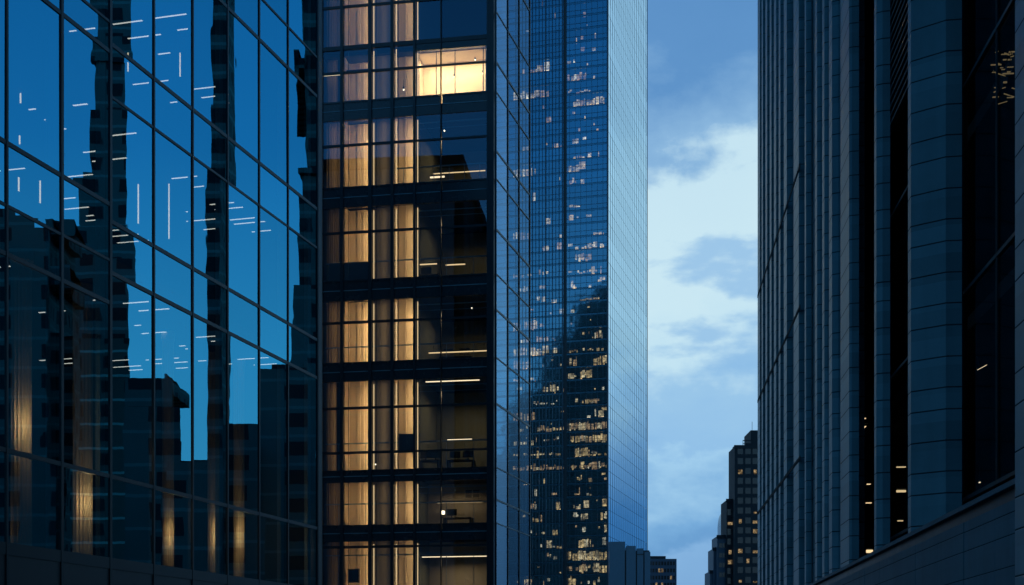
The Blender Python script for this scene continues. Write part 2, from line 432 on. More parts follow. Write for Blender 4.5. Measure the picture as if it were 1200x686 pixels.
for k in (407, 440, 466, 490):     # inner thin verticals
    x = ax(k); mb = MB(); mb.box(x-.012, x+.012, .16, .2, 0, zr(-130)); build('inner_mullion', mb, M['frame'], cen)
mb = MB(); mb.box(-2.4, -.065, -.05, DEP0, 0, zr(-130)); build('side_pier', mb, M['frame'], cen)
mb = MB(); mb.box(A[569]+.06, A[579], -.10, .35, 0, zr(-130)); build('corner_column', mb, M['frame'], cen)
DEP = 6.0
xr = lambda d: A[579] - .02 - d*.172        # the flank runs back straight, a little off the square
fl_z = [zr(-53), zr(62), zr(133), zr(233), zr(343), zr(438), zr(559), zr(626), .15]
for z in fl_z:
    mb = MB(); mb.prism([(0, .26), (xr(.26), .26), (xr(DEP), DEP), (0, DEP)], z-.16, z+.16); build('floor_slab', mb, M['slab'], cen)
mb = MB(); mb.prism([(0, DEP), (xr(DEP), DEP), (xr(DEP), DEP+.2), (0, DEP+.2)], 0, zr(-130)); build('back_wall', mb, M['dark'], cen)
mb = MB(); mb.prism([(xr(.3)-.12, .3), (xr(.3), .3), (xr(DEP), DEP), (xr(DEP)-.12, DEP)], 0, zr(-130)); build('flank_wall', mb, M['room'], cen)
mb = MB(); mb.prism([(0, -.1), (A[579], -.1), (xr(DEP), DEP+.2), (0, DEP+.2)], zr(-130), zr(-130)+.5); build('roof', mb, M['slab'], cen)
# stair bays
zt = zr(-130)
for fi, (yt, yb, trs) in enumerate(floors):
    z0 = max(zr(yb)-.25, .35); z1 = zr(yt)+.2
    # curtain with folds
    mb = MB(); n = 14
    drawn = (1, 1, .62, 1, .8, 1, .55, .9, .7)[fi]
    pts = [(A[377]+.08+(A[401]-A[377]-.12)*drawn*i/n, .55+.05*(i % 2)+.02*math.sin(i*2.1)) for i in range(n+1)]
    mb.prism(pts + [(x, y+.02) for x, y in pts[::-1]], z0, z1); build('curtain', mb, M['curtain'], cen)
    mb = MB(); xs_ = [A[401]+.031+(A[434]-A[401]-.062)*q for q in (0, .3, .42, .5, .58, .66, 1)]
    for q in range(6): mb.box(xs_[q], xs_[q+1]-.004, 1.15-(.0, .05, .02, .06, .03, .0)[q], 1.25, z0, z1)
    build('bay_wall', mb, M['wall_warm'], cen)
    mb = MB(); mb.box(A[401]-.03, A[401]+.03, .3, 1.14, z0, z1); build('partition', mb, M['wall_warm'], cen)
    mb = MB(); mb.box(A[434]+.03, A[460]-.03, .50, .54, z0, z1); build('screen', mb, M['wall_dim'], cen)
    mb = MB(); mb.box(A[434]-.03, A[434]+.025, .3, 1.14, z0, z1); build('partition', mb, M['wall_warm'], cen)
    mb = MB(); xs_ = [A[460]+.031+(A[486]-A[460]-.062)*q for q in (0, .35, .45, 1)]
    for q in range(3): mb.box(xs_[q], xs_[q+1]-.004, .85-(.0, .05, .02)[q], .95, z0, z1)
    build('bay_wall', mb, M['wall_warm'], cen)
    mb = MB(); mb.box(A[460]-.025, A[460]+.03, .3, .84, z0, z1); build('partition', mb, M['wall_warm'], cen)
    mb = MB(); mb.box(A[486]-.03, A[486]+.03, .3, 5.9, z0, z1); build('partition', mb, M['room'], cen)
    for px in (436.6, 463, 488.2):
        x = ax(px); mb = MB(); mb.box(x-.018, x+.018, .22, .25, z0+.35, z1-.35); build('glow_strip', mb, M['strip'], cen)  # glowing strips stand in for the brightly lit partition edges
    # real lamps washing the bay walls
    hh = z1-z0-.5; zm = (z0+z1)/2
    if hh > .6:
        dim = [.42, .5, .55, .95, .75, 1.15, 1.0, .85, .5][fi]
        for (pa, wpow, ld) in ((431.5, 9.0, .62), (484, 6.4, .42)):
            X, Y = to_c(PC, ax(pa)-.06, ld)
            alight('bay_lamp', (X, Y, zm), .05, hh, wpow*2.6*dim*hh/3.0, (R(90), 0, R(180)-TC+R(-28)) if False else (R(90), 0, -TC+R(28)))
        X, Y = to_c(PC, (A[377]+A[401])/2, .3)
        alight('curtain_lamp', (X, Y, zm), .05, hh, 2.2*dim*hh/3.0*(1, .7, .8, 1.2, .6, 1, 1.3, .9, .7)[fi], (R(90), 0, -TC))
        X, Y = to_c(PC, (A[434]+A[460])/2, .28)
        alight('screen_lamp', (X, Y, zm), .05, hh, 1.5*dim*hh/3.0, (R(90), 0, -TC))

for (p, q, yt, yb, d, lab) in ((384, 431, 309, 331, .36, 'long low dark cabinet in front of the warm bays of the middle storey'), (466, 485, 509, 530, .40, 'dark square cabinet in the narrow warm bay under the long thin ceiling tube'), (405, 418, 667, 684, .5, 'small dark cabinet in the second bay of the lowest lit storey')):
    X, Y = to_c(PC, (ax(p)+ax(q))/2, d); z1 = hgt(yt, Y); z0 = hgt(yb, Y); wd = (ax(q)-ax(p))/2
    e = empty('cabinet', (X, Y, z0), -TC, lab, 'cabinet', 'dark cabinets in the office block')
    mb = MB(); mb.box(-wd, wd, -.12, .12, .04, z1-z0-.03); build('carcass', mb, M['black'], e)
    mb = MB(); mb.box(-wd-.01, wd+.01, -.13, .13, z1-z0-.028, z1-z0); build('top', mb, M['desk'], e)
    for k in (-.5, .5):
        mb = MB(); mb.box(k*wd-wd*.45, k*wd+wd*.45, -.135, -.122, .07, z1-z0-.06); build('door', mb, M['black'], e)
# rooms on the right of the block
def c_room(yt, yb, depth, wall):
    z0, z1 = zr(yb)-.2, zr(yt)+.15
    mb = MB(); mb.box(A[486]+.04, xr(depth)-.15, depth, depth+.1, z0, z1); build('room_wall', mb, wall, cen)
c_room(69, 122, 1.5, M['wall_warm'])
mb = MB(); mb.box(A[486]+.04, xr(1.5)-.15, .27, 1.49, zr(68.4)-.05, zr(68.4)); build('ceiling_panel', mb, M['wall_warm'], cen)
mb = MB(); mb.box(A[486]+.031, A[486]+.06, .3, 1.49, zr(122), zr(69)-.06); build('room_wall', mb, M['wall_warm'], cen)
mb = MB(); mb.box(xr(1.5)-.2, xr(1.5)-.15, .3, 1.49, zr(122), zr(69)-.06); build('room_wall', mb, M['wall_warm'], cen); c_room(143, 222, 5.6, M['room']); c_room(245, 331, 5.6, M['room']); c_room(354, 427, 5.6, M['room'])
c_room(448, 553, 4.6, M['room']); c_room(566, 617, 2.6, M['wall_dim']); c_room(635, 760, 2.9, M['wall_dim'])
def room_light(px, y, d, power, w=1.6):
    X, Y = to_c(PC, ax(px), d); o = alight('room_lamp', (X, Y, hgt(y, PC[1])), w, .8, power, (0, 0, -TC)); o.data.spread = R(170); o.data.color = (1, .74, .43)
    return o
o = room_light(528, 72.5, .62, 120, 3.2); o.rotation_euler = (R(24), 0, -TC); o.data.size_y = .25; o.data.spread = R(150); o = room_light(515, 121, .9, 46, 2.2); o.rotation_euler = (R(180-20), 0, -TC)
room_light(528, 571, 1.4, 14); room_light(528, 655, 1.5, 26); room_light(532, 455, 2.2, 40); room_light(535, 360, 2.8, 34); room_light(535, 250, 2.8, 32); room_light(530, 150, 3.0, 36)
def hang_tube(x0, x1, y, d, label, m='tube_w', th=.03):
    xa, xb = ax(x0), ax(x1); zc = hgt(y, PC[1]+d*.9)
    X, Y = to_c(PC, (xa+xb)/2, d); ln = (xb-xa)
    mb = MB(); mb.box(-ln/2, ln/2, -.04, .04, 0, th*2, 0); mb.box(-ln/2, ln/2, -.05, .05, th*2+.002, th*2+.05, 1)
    for s in (-1, 1): mb.box(s*ln*.42-.006, s*ln*.42+.006, -.006, .006, th*2+.05, th*2+.35, 1)
    o = build('linear_lamp', mb, [M[m], M['frame']]); o.location = (X, Y, zc); o.rotation_euler = (0, 0, -TC)
    tag(o, label, 'lamp', 'linear lamps in the office block')
hang_tube(492, 556, 452, 1.2, 'long thin ceiling tube in the dark office, above a shorter bright tube', th=.018)
hang_tube(519, 548, 520.5, 1.0, 'short bright tube low in the office under the long ceiling tube', th=.028)
hang_tube(489, 568, 655, 1.0, 'longest linear lamp, across the lowest lit office', th=.018)
hang_tube(499, 516, 216, .9, 'short warm lamp above a desk two storeys under the bright room', th=.03)
hang_tube(500, 562, 211, 1.4, 'long faint warm lamp two storeys under the bright room', 'strip', .012)
hang_tube(487, 507, 316, .9, 'short warm lamp near the partition in the dark office of the middle storey', 'strip', .02)
hang_tube(517, 540, 318, 1.0, 'short faint lamp right of the thin mullion in the middle storey', 'strip', .02)
hang_tube(498, 569, 419, .8, 'long warm lamp along the sill of the dark office over the widest band', 'strip', .02)
hang_tube(377, 400, 89, .35, 'bright white lamp behind the curtain beside the transom, top left of the block', th=.02)
hang_tube(404, 433, 87, .35, 'bright white lamp at the transom of the second bay near the top', th=.02)
hang_tube(502, 556, 592, 1.9, 'warm lamp under the shelf above the desk lamp', 'strip', .02)
for (yt, yb, trs) in floors[3:]:
    mb = MB(); mb.box(A[486]+.08, A[569]-.08, .27, .30, zr(yt+7)-.03, zr(yt+7)+.02); mb.box(A[486]+.08, A[569]-.08, .27, .29, zr(yt+14)-.012, zr(yt+14)+.012); build('ceiling_edge', mb, M['steel'], cen)
for px in (511, 533, 566):
    x = ax(px); mb = MB(); mb.box(x-.016, x+.016, .03, .09, zr(121), zr(70)); build('inner_mullion', mb, M['frame'], cen)
# railings inside the glass
for yt, y in rails.items():
    mb = MB(); x0, x1 = (A[377]+.1, A[569]-.1) if yt not in (143, 635) else (A[460]+.1 if yt == 143 else A[377]+.1, A[569]-.1)
    z = zr(y); mb.box(x0, x1, .28, .32, z-.03, z+.03)
    zb = zr([f for f in floors if f[0] == yt][0][1])
    if zb > 2:
        for k in range(6):
            x = x0+(x1-x0)*(k+.5)/6; mb.box(x-.012, x+.012, .285, .315, zb-.2, z-.03)
    e = build('railing', mb, M['steel'])
    e.location = (*to_c(PC, e.location.x, e.location.y), e.location.z); e.rotation_euler = (0, 0, -TC)
    nm = {143: 'two storeys under the bright room', 245: 'three storeys under the bright room', 354: 'above the widest dark band', 448: 'under the long thin ceiling tube', 566: 'above the desk lamp', 635: 'in the lowest lit storey'}[yt]
    tag(e, 'thin steel railing inside the glass ' + nm, 'railing', 'railings inside the office block')
# desks with screens, chairs
def desk(px, y, d, label, scr=2, w=1.6):
    X, Y = to_c(PC, ax(px), d); z = hgt(y, PC[1])
    e = empty('desk', (X, Y, z-.75), -TC, label, 'desk', 'desks in the office block')
    mb = MB(); mb.box(-w/2, w/2, -.35, .35, .72, .75); build('desk_top', mb, M['desk'], e)
    for s in (-1, 1):
        mb = MB(); mb.box(s*(w/2-.04)-.03, s*(w/2-.04)+.03, -.33, .33, 0, .718); build('leg', mb, M['black'], e)
    for k in range(scr):
        x = -w/4 + k*w/2
        X2, Y2 = to_c((X, Y), x, .05)
        m2 = MB(); m2.box(-.26, .26, -.015, .015, .14, .46); m2.box(-.03, .03, 0.016, .04, .02, .2); m2.box(-.1, .1, -.08, .08, 0, .018)
        o = build('computer_screen', m2, M['black']); o.location = (X2, Y2, z+.002); o.rotation_euler = (0, 0, -TC+R(rnd.uniform(-15, 15)))
        tag(o, 'dark flat computer screen standing on an office desk', 'computer screen', 'screens on the office desks')
desk(500, 541, .75, 'desk with screens by the partition under the short bright tube', 2, 1.0)
desk(536, 541, .9, 'desk with screens right of the thin mullion under the short bright tube', 2, 1.3)
desk(532, 608, 1.0, 'desk carrying the small white desk lamp', 1, 1.4)
desk(500, 325, .8, 'desk by the partition in the middle storey', 1, .9)
desk(530, 421, .9, 'desk behind the sill above the widest dark band', 2, 1.6)
desk(420, 325, .7, 'dark desk in front of the bright bay wall of the middle storey', 1, 1.5) if False else None
X, Y = to_c(PC, ax(514), .9); z = hgt(608, PC[1])
e = empty('desk_lamp', (X, Y, z+.001), -TC, 'small white desk lamp glowing on the desk in the lower office', 'desk lamp')
mb = MB(); mb.cyl(0, 0, .08, 0, .03, 16); build('base', mb, M['black'], e)
mb = MB(); mb.cyl(0, 0, .012, .03, .26, 8); build('stem', mb, M['black'], e)
mb = MB(); mb.cyl(0, 0, .1, .2, .36, 16); build('lamp_shade', mb, M['bulb'], e)
X, Y = to_c(PC, ax(541), 2.56); z = hgt(581, PC[1])
e = empty('framed_picture', (X, Y, z), -TC, 'square four panel frame hung on the wall above the desk lamp', 'picture')
mb = MB(); mb.box(-.42, .42, -.03, .0, 0, .06); mb.box(-.42, .42, -.03, .0, .44, .5); mb.box(-.42, -.36, -.03, 0, .06, .44); mb.box(.36, .42, -.03, 0, .06, .44); mb.box(-.03, .03, -.03, 0, .06, .44); mb.box(-.36, -.03, -.028, -.002, .23, .27); mb.box(.03, .36, -.028, -.002, .23, .27)
build('frame', mb, M['wall_dim'], e)
mb = MB(); mb.box(-.36, .36, .0, .012, .05, .45); build('panel', mb, M['black'], e)
# small spot lamps in the bright room and ceilings
for (px, y, d, lab) in ((526, 91, 1.2, 'lowest small spot lamp in the bright room'), (551, 71, 1.2, 'small spot lamp beside the rightmost one in the bright room'), (565, 68, 1.2, 'rightmost small spot lamp in the bright room'), (560, 87, 1.2, 'small spot lamp below the rightmost one in the bright room'), (470, 106, .5, 'small spot lamp left of the bright room'),
                        (510, 154, 2.0, 'single round ceiling lamp one storey under the bright room'), (543, 362, 2.0, 'single round ceiling lamp in the dark office above the widest band'), (438, 545, .35, 'small bright lamp low beside the second bay')):
    X, Y = to_c(PC, ax(px), d); z = hgt(y, Y)
    mb = MB(); mb.cyl(0, 0, .032, 0, .05, 12, 0, 0); mb.cyl(0, 0, .045, .052, .16, 12, 0, 1); mb.cyl(0, 0, .01, .16, .5, 6, 0, 1)
    o = build('spot_lamp', mb, [M['bulb'], M['frame']]); o.location = (X, Y, z); tag(o, lab, 'lamp', 'spot lamps in the office block')

# corner glass screen on the flank
PS = to_c(PC, A[579]+.07, 0)
scr = empty('glass_screen', (PS[0], PS[1], 0), -TH, 'tall pale glass screen wall running back from the office block corner', 'glass screen')
SZ = [zr(y) for y in (832, 700, 617, 590, 553, 480, 427, 372, 331, 280, 222, 190, 122, 88, 30, -40, -130)]
for k in range(3):
    y0, y1 = .04+2.2*k, 2.2*(k+1)
    for j in range(len(SZ)-1):
        mb = MB(); mb.pane(-.012, .012, y0+.03, y1-.03, SZ[j]+.03, SZ[j+1]-.03, 5)
        o = build('glass_pane', mb, [M['glassS'] if k == 0 else M['glassS2'], M['clear']], scr); o.rotation_euler = (0, 0, R(tilt.uniform(-.06, .06)))
for k in range(4):
    mb = MB(); mb.box(-.05, .05, 2.2*k-.04+.04*(k == 0), 2.2*k+.04, 0, SZ[-1]); build('mullion', mb, M['frame'], scr)
for j, z in enumerate(SZ[1:-1]):
    for k in range(3):
        th = .03 if j % 2 else .05
        mb = MB(); mb.box(-.035, .035, 2.2*k+.045, 2.2*(k+1)-.045, z-th, z+th); build('transom', mb, M['frame'], scr)

# ------------------------------------------------------------------ GLASS TOWER far down the avenue
TY = 430.0
PT = (ux(712.5)*TY, TY)
tow = empty('glass_tower', (PT[0], PT[1], 0), -TH, 'tall blue glass tower with scattered lit offices and a pale gridded side', 'tower')
tx = lambda px: on_line(px, PT, E1)
NF, FH = 66, 3.95
TW0 = -46.0
gx0, gx1 = tx(660.3), tx(664.2)
for f in range(NF):
    z0 = f*FH
    for (xa, xb, nm) in ((TW0, gx0, 'window_band'), (gx1, -.35, 'window_band')):
        mb = MB(); mb.pane(xa, xb, 0, .06, z0+.62, z0+FH-.02, 2)
        o = build(nm, mb, [M['glassT'], M['clear']], tow)
        o.rotation_euler = (R(tilt.uniform(-.12, .12)), 0, R(tilt.uniform(-.12, .12)))
    mb = MB(); mb.box(TW0, gx0, -.06, .3, z0-.0, z0+.5); mb.box(TW0, gx0, -.05, -.005, z0+1.9, z0+2.0, 1); mb.box(gx1, -.35, -.06, .3, z0, z0+.5); mb.box(gx1, -.35, -.05, -.005, z0+1.9, z0+2.0, 1); build('spandrel', mb, [M['tower_sp'], M['tower_fin']], tow)
    mb = MB(); mb.box(-.06, 0, .4, 70, z0+.05, z0+FH-.05)
    o = build('side_glazing', mb, M['glassTs'], tow)
    o.rotation_euler = (0, R(tilt.uniform(-.04, .04)), R(tilt.uniform(-.03, .03)))
    mb = MB(); mb.box(-12, -.4, 1.2, 69, z0-.05, z0+.25); mb.box(TW0, -12.1, 1.2, 14, z0-.05, z0+.25); build('floor_slab', mb, M['slab'], tow)
HT = NF*FH
mb = MB(); mb.box(TW0, -.4, 7.0, 7.3, 0, HT); build('core_wall', mb, M['dark'], tow)
mb = MB(); mb.box(-2.0, -1.7, 7.4, 70, 0, HT); build('core_wall', mb, M['dark'], tow)
mb = MB(); mb.box(TW0, .05, -.1, 70.2, HT, HT+1); build('roof', mb, M['slab'], tow)
mb = MB(); mb.box(gx0, gx1, .3, .9, 0, HT); build('groove', mb, M['frame'], tow)
mb = MB(); mb.box(-.34, .12, -.3, .38, 0, HT); build('corner_post', mb, M['tower_fin'], tow)
mb = MB(); mb.box(-.3, .12, 69.9, 70.4, 0, HT); build('corner_post', mb, M['tower_fin'], tow)
x = gx1 + .9
k = 0
while x < -.6:
    mb = MB(); mb.box(x-.035, x+.035, -.10, -.01, 0, HT); build('mullion', mb, M['tower_fin'], tow); x += 1.72
x = gx0 - .3
k = 0
while x > tx(602):
    w = .16 if k % 5 == 0 else .075
    mb = MB(); mb.box(x-w, x+w, -.35 if k % 2 else -.2, -.01, 0, HT); build('mullion', mb, M['tower_fin'], tow); x -= 1.05; k += 1
for k in range(19):
    y = .4+69.4*(k+1)/20
    mb = MB(); mb.box(.004, .05, y-.09, y+.09, 0, HT); build('side_mullion', mb, M['tower_fin'], tow)
# lit offices behind the tower glass
litm = [lit_room('office_light_a', (1, .66, .30), 2.3, 1.3), lit_room('office_light_b', (1, .74, .42), 2.4, 1.3), lit_room('office_light_c', (1, .60, .30), 1.6, 1.6), lit_room('office_light_d', (1, .84, .6), 2.6, 1.2)]
lits = []
tr = random.Random(77)
def lit(px0, px1, y, hh, m, d=1.0):
    f = round((hgt(y, TY) - 1.9)/FH)
    z = f*FH + .75 + tr.uniform(0, max(0, 2.9-hh))
    if px1-px0 > 7:
        a = px0
        while a < px1-.6:
            b = min(px1, a+tr.uniform(1.2, 5.0))
            if tr.random() > (.05 if hh > 2.1 else .25): lits.append((tx(a), tx(b)-.12, z+tr.choice((0, 0, .3)), min(hh, 3.0)*(tr.uniform(.75, 1.0) if hh > 2.1 else tr.uniform(.35, 1.0)), m if tr.random() < .6 else tr.choice((0, 1, 2)), d+tr.uniform(0, 1.5)))
            a = b+tr.choice((.1, .3, 1.0))
        return
    lits.append((tx(px0), tx(px1), z, min(hh, 3.0), m, d))
for (a, b, y, hh, m) in ((664, 685, 91, 2.2, 3), (670, 708, 123, 2.3, 1), (665, 677, 187, 2.6, 3), (678, 685, 187, 2.2, 0), (665, 688, 202, 1.6, 2), (664, 668, 63, .8, 1), (680, 684, 60, 1.2, 2), (693, 697, 60, 1.0, 1), (671, 673, 74, .9, 3),
                         (664, 690, 105, .5, 1), (677, 679, 140, 1, 2), (670, 677, 154, 1.4, 1), (682, 686, 157, .8, 3), (665, 684, 172, .7, 3), (688, 692, 172, 1.4, 1), (666, 679, 236, .8, 1), (666, 671, 255, 1.6, 0), (675, 677, 256, .6, 3), (686, 692, 253, .6, 1),
                         (694, 706, 271, 1.0, 0), (672, 707, 287, 1.6, 1), (665, 670, 288, .7, 3), (673, 692, 303, 2.2, 2), (672, 698, 317, .6, 0), (665, 677, 321, 1.2, 1), (665, 674, 336, 1.6, 0), (689, 692, 333, .7, 3), (700, 704, 333, .6, 0), (668, 672, 353, .9, 3), (678, 706, 352, .8, 0),
                         (665, 711, 404, .9, 0), (666, 675, 418, 2.4, 2), (694, 711, 419, 2.6, 0), (665, 672, 436, 1.5, 1), (678, 694, 436, 2.5, 0), (673, 710, 468, 1.4, 0), (665, 711, 503, 2.2, 2), (676, 690, 501, 2.5, 0), (669, 711, 518, 2.2, 0), (672, 690, 533, 2.6, 0), (688, 711, 536, .7, 0),
                         (667, 711, 549, 1.2, 2), (671, 688, 632, 2.6, 0), (665, 712, 647, 2.6, 0), (677, 700, 647, 2.8, 1), (665, 685, 663, 2.0, 2), (694, 712, 662, 2.7, 0), (665, 675, 679, 2.8, 0), (688, 690, 675, .9, 3), (699, 702, 675, .9, 3),
                         (607, 642, 75, 2.0, 2), (600, 642, 95, 2.6, 1), (637, 643, 73, 2.6, 3), (638, 645, 127, 1.6, 2), (600, 622, 191, 2.6, 1), (611, 618, 160, 1.0, 1), (640, 656, 155, 1.4, 2), (624, 627, 224, 2.4, 3), (638, 644, 256, 1.8, 1), (600, 622, 272, 2.2, 2), (636, 642, 288, 1.4, 1), (652, 657, 286, 2, 2),
                         (600, 614, 320, 1.4, 2), (630, 642, 320, 1.6, 1), (607, 618, 336, 1.6, 1), (600, 628, 370, 2.6, 2), (655, 659, 368, 1.4, 3), (600, 642, 386, 1.8, 2), (600, 632, 402, 2.4, 1), (635, 642, 402, 2.2, 1), (600, 618, 418, 2.6, 2), (618, 640, 414, .6, 1), (600, 626, 440, .8, 2), (636, 660, 452, 2, 1), (624, 648, 467, .8, 3),
                         (600, 626, 483, 2.4, 2), (628, 660, 503, 1.5, 0), (600, 624, 515, 1.6, 1), (635, 655, 520, .7, 3), (600, 650, 536, .7, 1), (600, 660, 549, 1.4, 2)):
    lit(a, b, y, hh, m)
for f in range(3, 56):
    z = f*FH; y = HY-(z+1.9-CAM_H)/TY*F
    if not -10 < y < 690: continue
    dens = 3 + int(9*max(0, min(1, (y-250)/330)))
    for k in range(dens):
        if tr.random() < (.7 if y < 300 else .3): continue
        right = tr.random() < .55
        a = tr.uniform(665, 709) if right else tr.uniform(603, 657)
        w = tr.choice((.9, 1.5, 2.5, 4, 6, 9)) if y > 300 else tr.choice((.9, 1.3, 2.2, 3))
        b = min(a+w, 711 if right else 659.5)
        lit(a, b, y, tr.choice((.4, .6, .9, 1.5, 2.2)), tr.choice((0, 0, 1, 2, 3)), tr.uniform(.5, 3.5))
lits.sort(key=lambda q: -(q[1]-q[0])*q[3])
for q in lits[:100]:
    mb = MB(); mb.box(q[0], q[1], q[5], q[5]+.15, q[2], q[2]+q[3]); build('lit_office', mb, litm[q[4]], tow)
mb = MB()
for q in lits[100:]: mb.box(q[0], q[1], q[5]+.01, q[5]+.15, q[2], q[2]+q[3], q[4])
o = build('small_office_lights', mb, litm, tow); tag(o, kind='stuff')

# low wing in front of the tower's pale side
PWY = 415.0
PW = (ux(714.5)*PWY, PWY)
wing = empty('podium_wing', (PW[0], PW[1], 0), -TH*.2, 'low blue clad wing with dark upright slots at the foot of the glass tower', 'building')
mm = PWY/F
for (a, b, yt, nm) in ((714, 732.2, 635, 'wing_block'), (733.8, 745, 640, 'wing_block'), (746.4, 753.8, 643, 'wing_block'), (755.2, 762, 647, 'wing_block')):
    mb = MB(); mb.box((a-714.5)*mm, (b-714.5)*mm, 0, 9, 0, hgt(yt, PWY)); build(nm, mb, M['podium'], wing)
mb = MB(); mb.box(0, 11.6, 1.0, 8, 0, hgt(645, PWY)); build('recess_wall', mb, M['frame'], wing)
mb = MB(); mb.box((746.4-714.5)*mm, (753.8-714.5)*mm, -.2, -.01, hgt(650.5, PWY), hgt(649.5, PWY)); build('cross_bar', mb, M['frame'], wing)

# ------------------------------------------------------------------ distant buildings
def far_block(name, px0, px1, yt, Y, label, m, rows, cols, pitch_y, lit_p, group=None, depth=20):
    e = empty(name, (ux(px0)*Y, Y, 0), 0, label, 'building', group)
    w = (px1-px0)/F*Y; H = hgt(yt, Y)
    mb = MB(); mb.box(0, w, .3, depth, 0, H); build('wall', mb, m, e)
    return e, w, H
wr = random.Random(4)
e, w, H = far_block('distant_office', 760, 793, 655, 640, 'small distant office block in the gap right of the glass tower', M['far_blue'], 0, 0, 0, 0)
mb = MB(); mb.box(0, w*.62, 1, 18, H, H+1.3); build('roof', mb, M['far_dark'], e)
for r_ in range(4):
    for c_ in range(9):
        x0 = .5+c_*(w-.8)/9; z = H-2.9-r_*3.2
        mb = MB(); mb.box(x0, x0+.85, .2, .29, z, z+1.7)
        build('window', mb, M['win_lit'] if (wr.random() < .18 and r_ > 0) else M['win_dark'], e)
mb = MB(); mb.box(1.0, 4.5, .1, .19, H-14.6, H-14.0); build('glow_strip', mb, M['strip'], e)

SY = 500.0
st = empty('stepped_office_tower', (ux(838)*SY, SY, 0), 0, 'dark stepped tower with scattered lit windows beside the ribbed stone building', 'building')
sx = lambda px: (px-838)/F*SY
tiers = [(837, 842, 667, 9), (840.5, 845, 640, 8), (844, 855, 626, 6), (854, 862, 584, 4), (861, 905, 523, 0), (883, 905, 501, 5)]
for (a, b, yt, yo) in tiers:
    mb = MB(); mb.box(sx(a), sx(b), yo*1.2, yo*1.2+14, 0 if yt != 501 else hgt(523, SY), hgt(yt, SY)); build('tier', mb, M['far_blue'] if b < 856 else M['far_dark'], st)
mb = MB(); mb.box(sx(872), sx(883), 3, 3.2, hgt(515.2, SY), hgt(514.2, SY)); mb.box(sx(872), sx(883), 3, 3.2, hgt(519, SY), hgt(518.2, SY))
for p in (872.3, 876, 879.6, 882.7): mb.box(sx(p)-.08, sx(p)+.08, 3, 3.2, hgt(523, SY), hgt(514.2, SY))
build('roof_rail', mb, M['far_dark'], st)
mb = MB(); mb.box(sx(886.3), sx(886.7), 9, 9.2, hgt(501, SY), hgt(489, SY)); mb.box(sx(863), sx(868), 6, 9, hgt(523, SY), hgt(520, SY)); build('roof_mast', mb, M['far_dark'], st)
for (a, b, yt, yo) in tiers[:5]:
    mb = MB(); mb.box(sx(a)-.25, sx(b)+.1, yo*1.2-.3, yo*1.2-.01, hgt(yt, SY)-.9, hgt(yt, SY)+.35); build('parapet', mb, M['far_dark'], st)
mb = MB(); mb.box(sx(877), sx(883), 6, 8, hgt(523, SY), hgt(517, SY)); build('roof_plant', mb, M['far_dark'], st)
for r_ in range(14):
    yc = 529+11.6*r_
    for px in (858, 867.5, 876.5, 885, 893.5):
        if px < 861 and yc < 590: continue
        p_l = .16+.28*(yc > 640)+.1*(yc < 570)
        yo = 4*1.2 if px < 861 else 0
        on = wr.random() < p_l or (px == 858 and 604 < yc < 614)
        wd = wr.choice((1.0, 1.5, 1.7)) if on else 1.9; ht = wr.choice((1.0, 1.5, .6)) if on else 2.1
        mb = MB(); x = sx(px); z = hgt(yc+3.5, SY)
        mb.box(x-wd/2/1.0, x+wd/2, yo-.08, yo-.005, z, z+ht); build('window', mb, M['win_lit'] if on else M['win_dark'], st)
for r_ in range(4):
    for px in (848, 852):
        mb = MB(); x = sx(px); z = hgt(640+11.6*r_, SY); mb.box(x-.5, x+.5, 7.12, 7.195, z, z+1.6); build('window', mb, M['win_dark'], st)

CY = 620.0
cx = empty('round_topped_tower', (ux(851)*CY, CY, 0), 0, 'slim blue glass tower with a curved top behind the stepped dark tower', 'tower')
pts = []
w = 5.5/F*CY
for i in range(11):
    a = R(90)*i/10; pts.append((-w*math.cos(a)**.7 if i < 10 else 0, math.sin(a)))
zt, zb = hgt(598, CY), hgt(617, CY)
prof = [(-w, 0)] + [(-w*math.cos(R(9)*i), zb+(zt-zb)*math.sin(R(9)*i)) for i in range(11)] + [(w*1.5, zt), (w*1.5, 0)]
mb = MB(); b = 0
n = len(prof)
mb.v = [(p[0], 0, p[1]) for p in prof] + [(p[0], 12, p[1]) for p in prof]
mb.f = [tuple(range(n)), tuple(range(2*n-1, n-1, -1))] + [(i, n+i, n+(i+1) % n, (i+1) % n) for i in range(n)]
mb.m = [0]*len(mb.f)
build('glazed_shell', mb, paint('far_glass', (.07, .16, .24), .25, .2, .1), cx)
for k in range(4):
    mb = MB(); xx = -w*.6+k*w*.5; mb.box(xx-.08, xx+.08, -.15, -.01, 0, zb+(zt-zb)*.55); build('mullion', mb, M['tower_fin'], cx)

# ------------------------------------------------------------------ RIGHT: ribbed stone building
KR = (745-600)/F
AR = math.atan(KR)
D_R = (math.sin(AR), math.cos(AR)); N_R = (math.cos(AR), -math.sin(AR))
PR = (4.3, 0.0)
rt = empty('ribbed_stone_building', (PR[0], PR[1], 0), -AR, 'dark ribbed stone office building of tall folded piers and narrow windows', 'building')
ry = lambda px: on_line(px, PR, D_R)
RH = 46.0
GX = .80                       # glass line behind the outer face of the piers
def pier(poly, z0=.0):
    mb = MB(); mb.prism(poly, z0, RH); return build('pier', mb, M['stone'], rt)
y0 = on_line(1189.5, (PR[0]-.36*N_R[0], PR[1]-.36*N_R[1]), D_R)
pier([(-.36, y0), (-.36, y0-4.5), (1.6, y0-4.5), (1.6, y0)], 0)
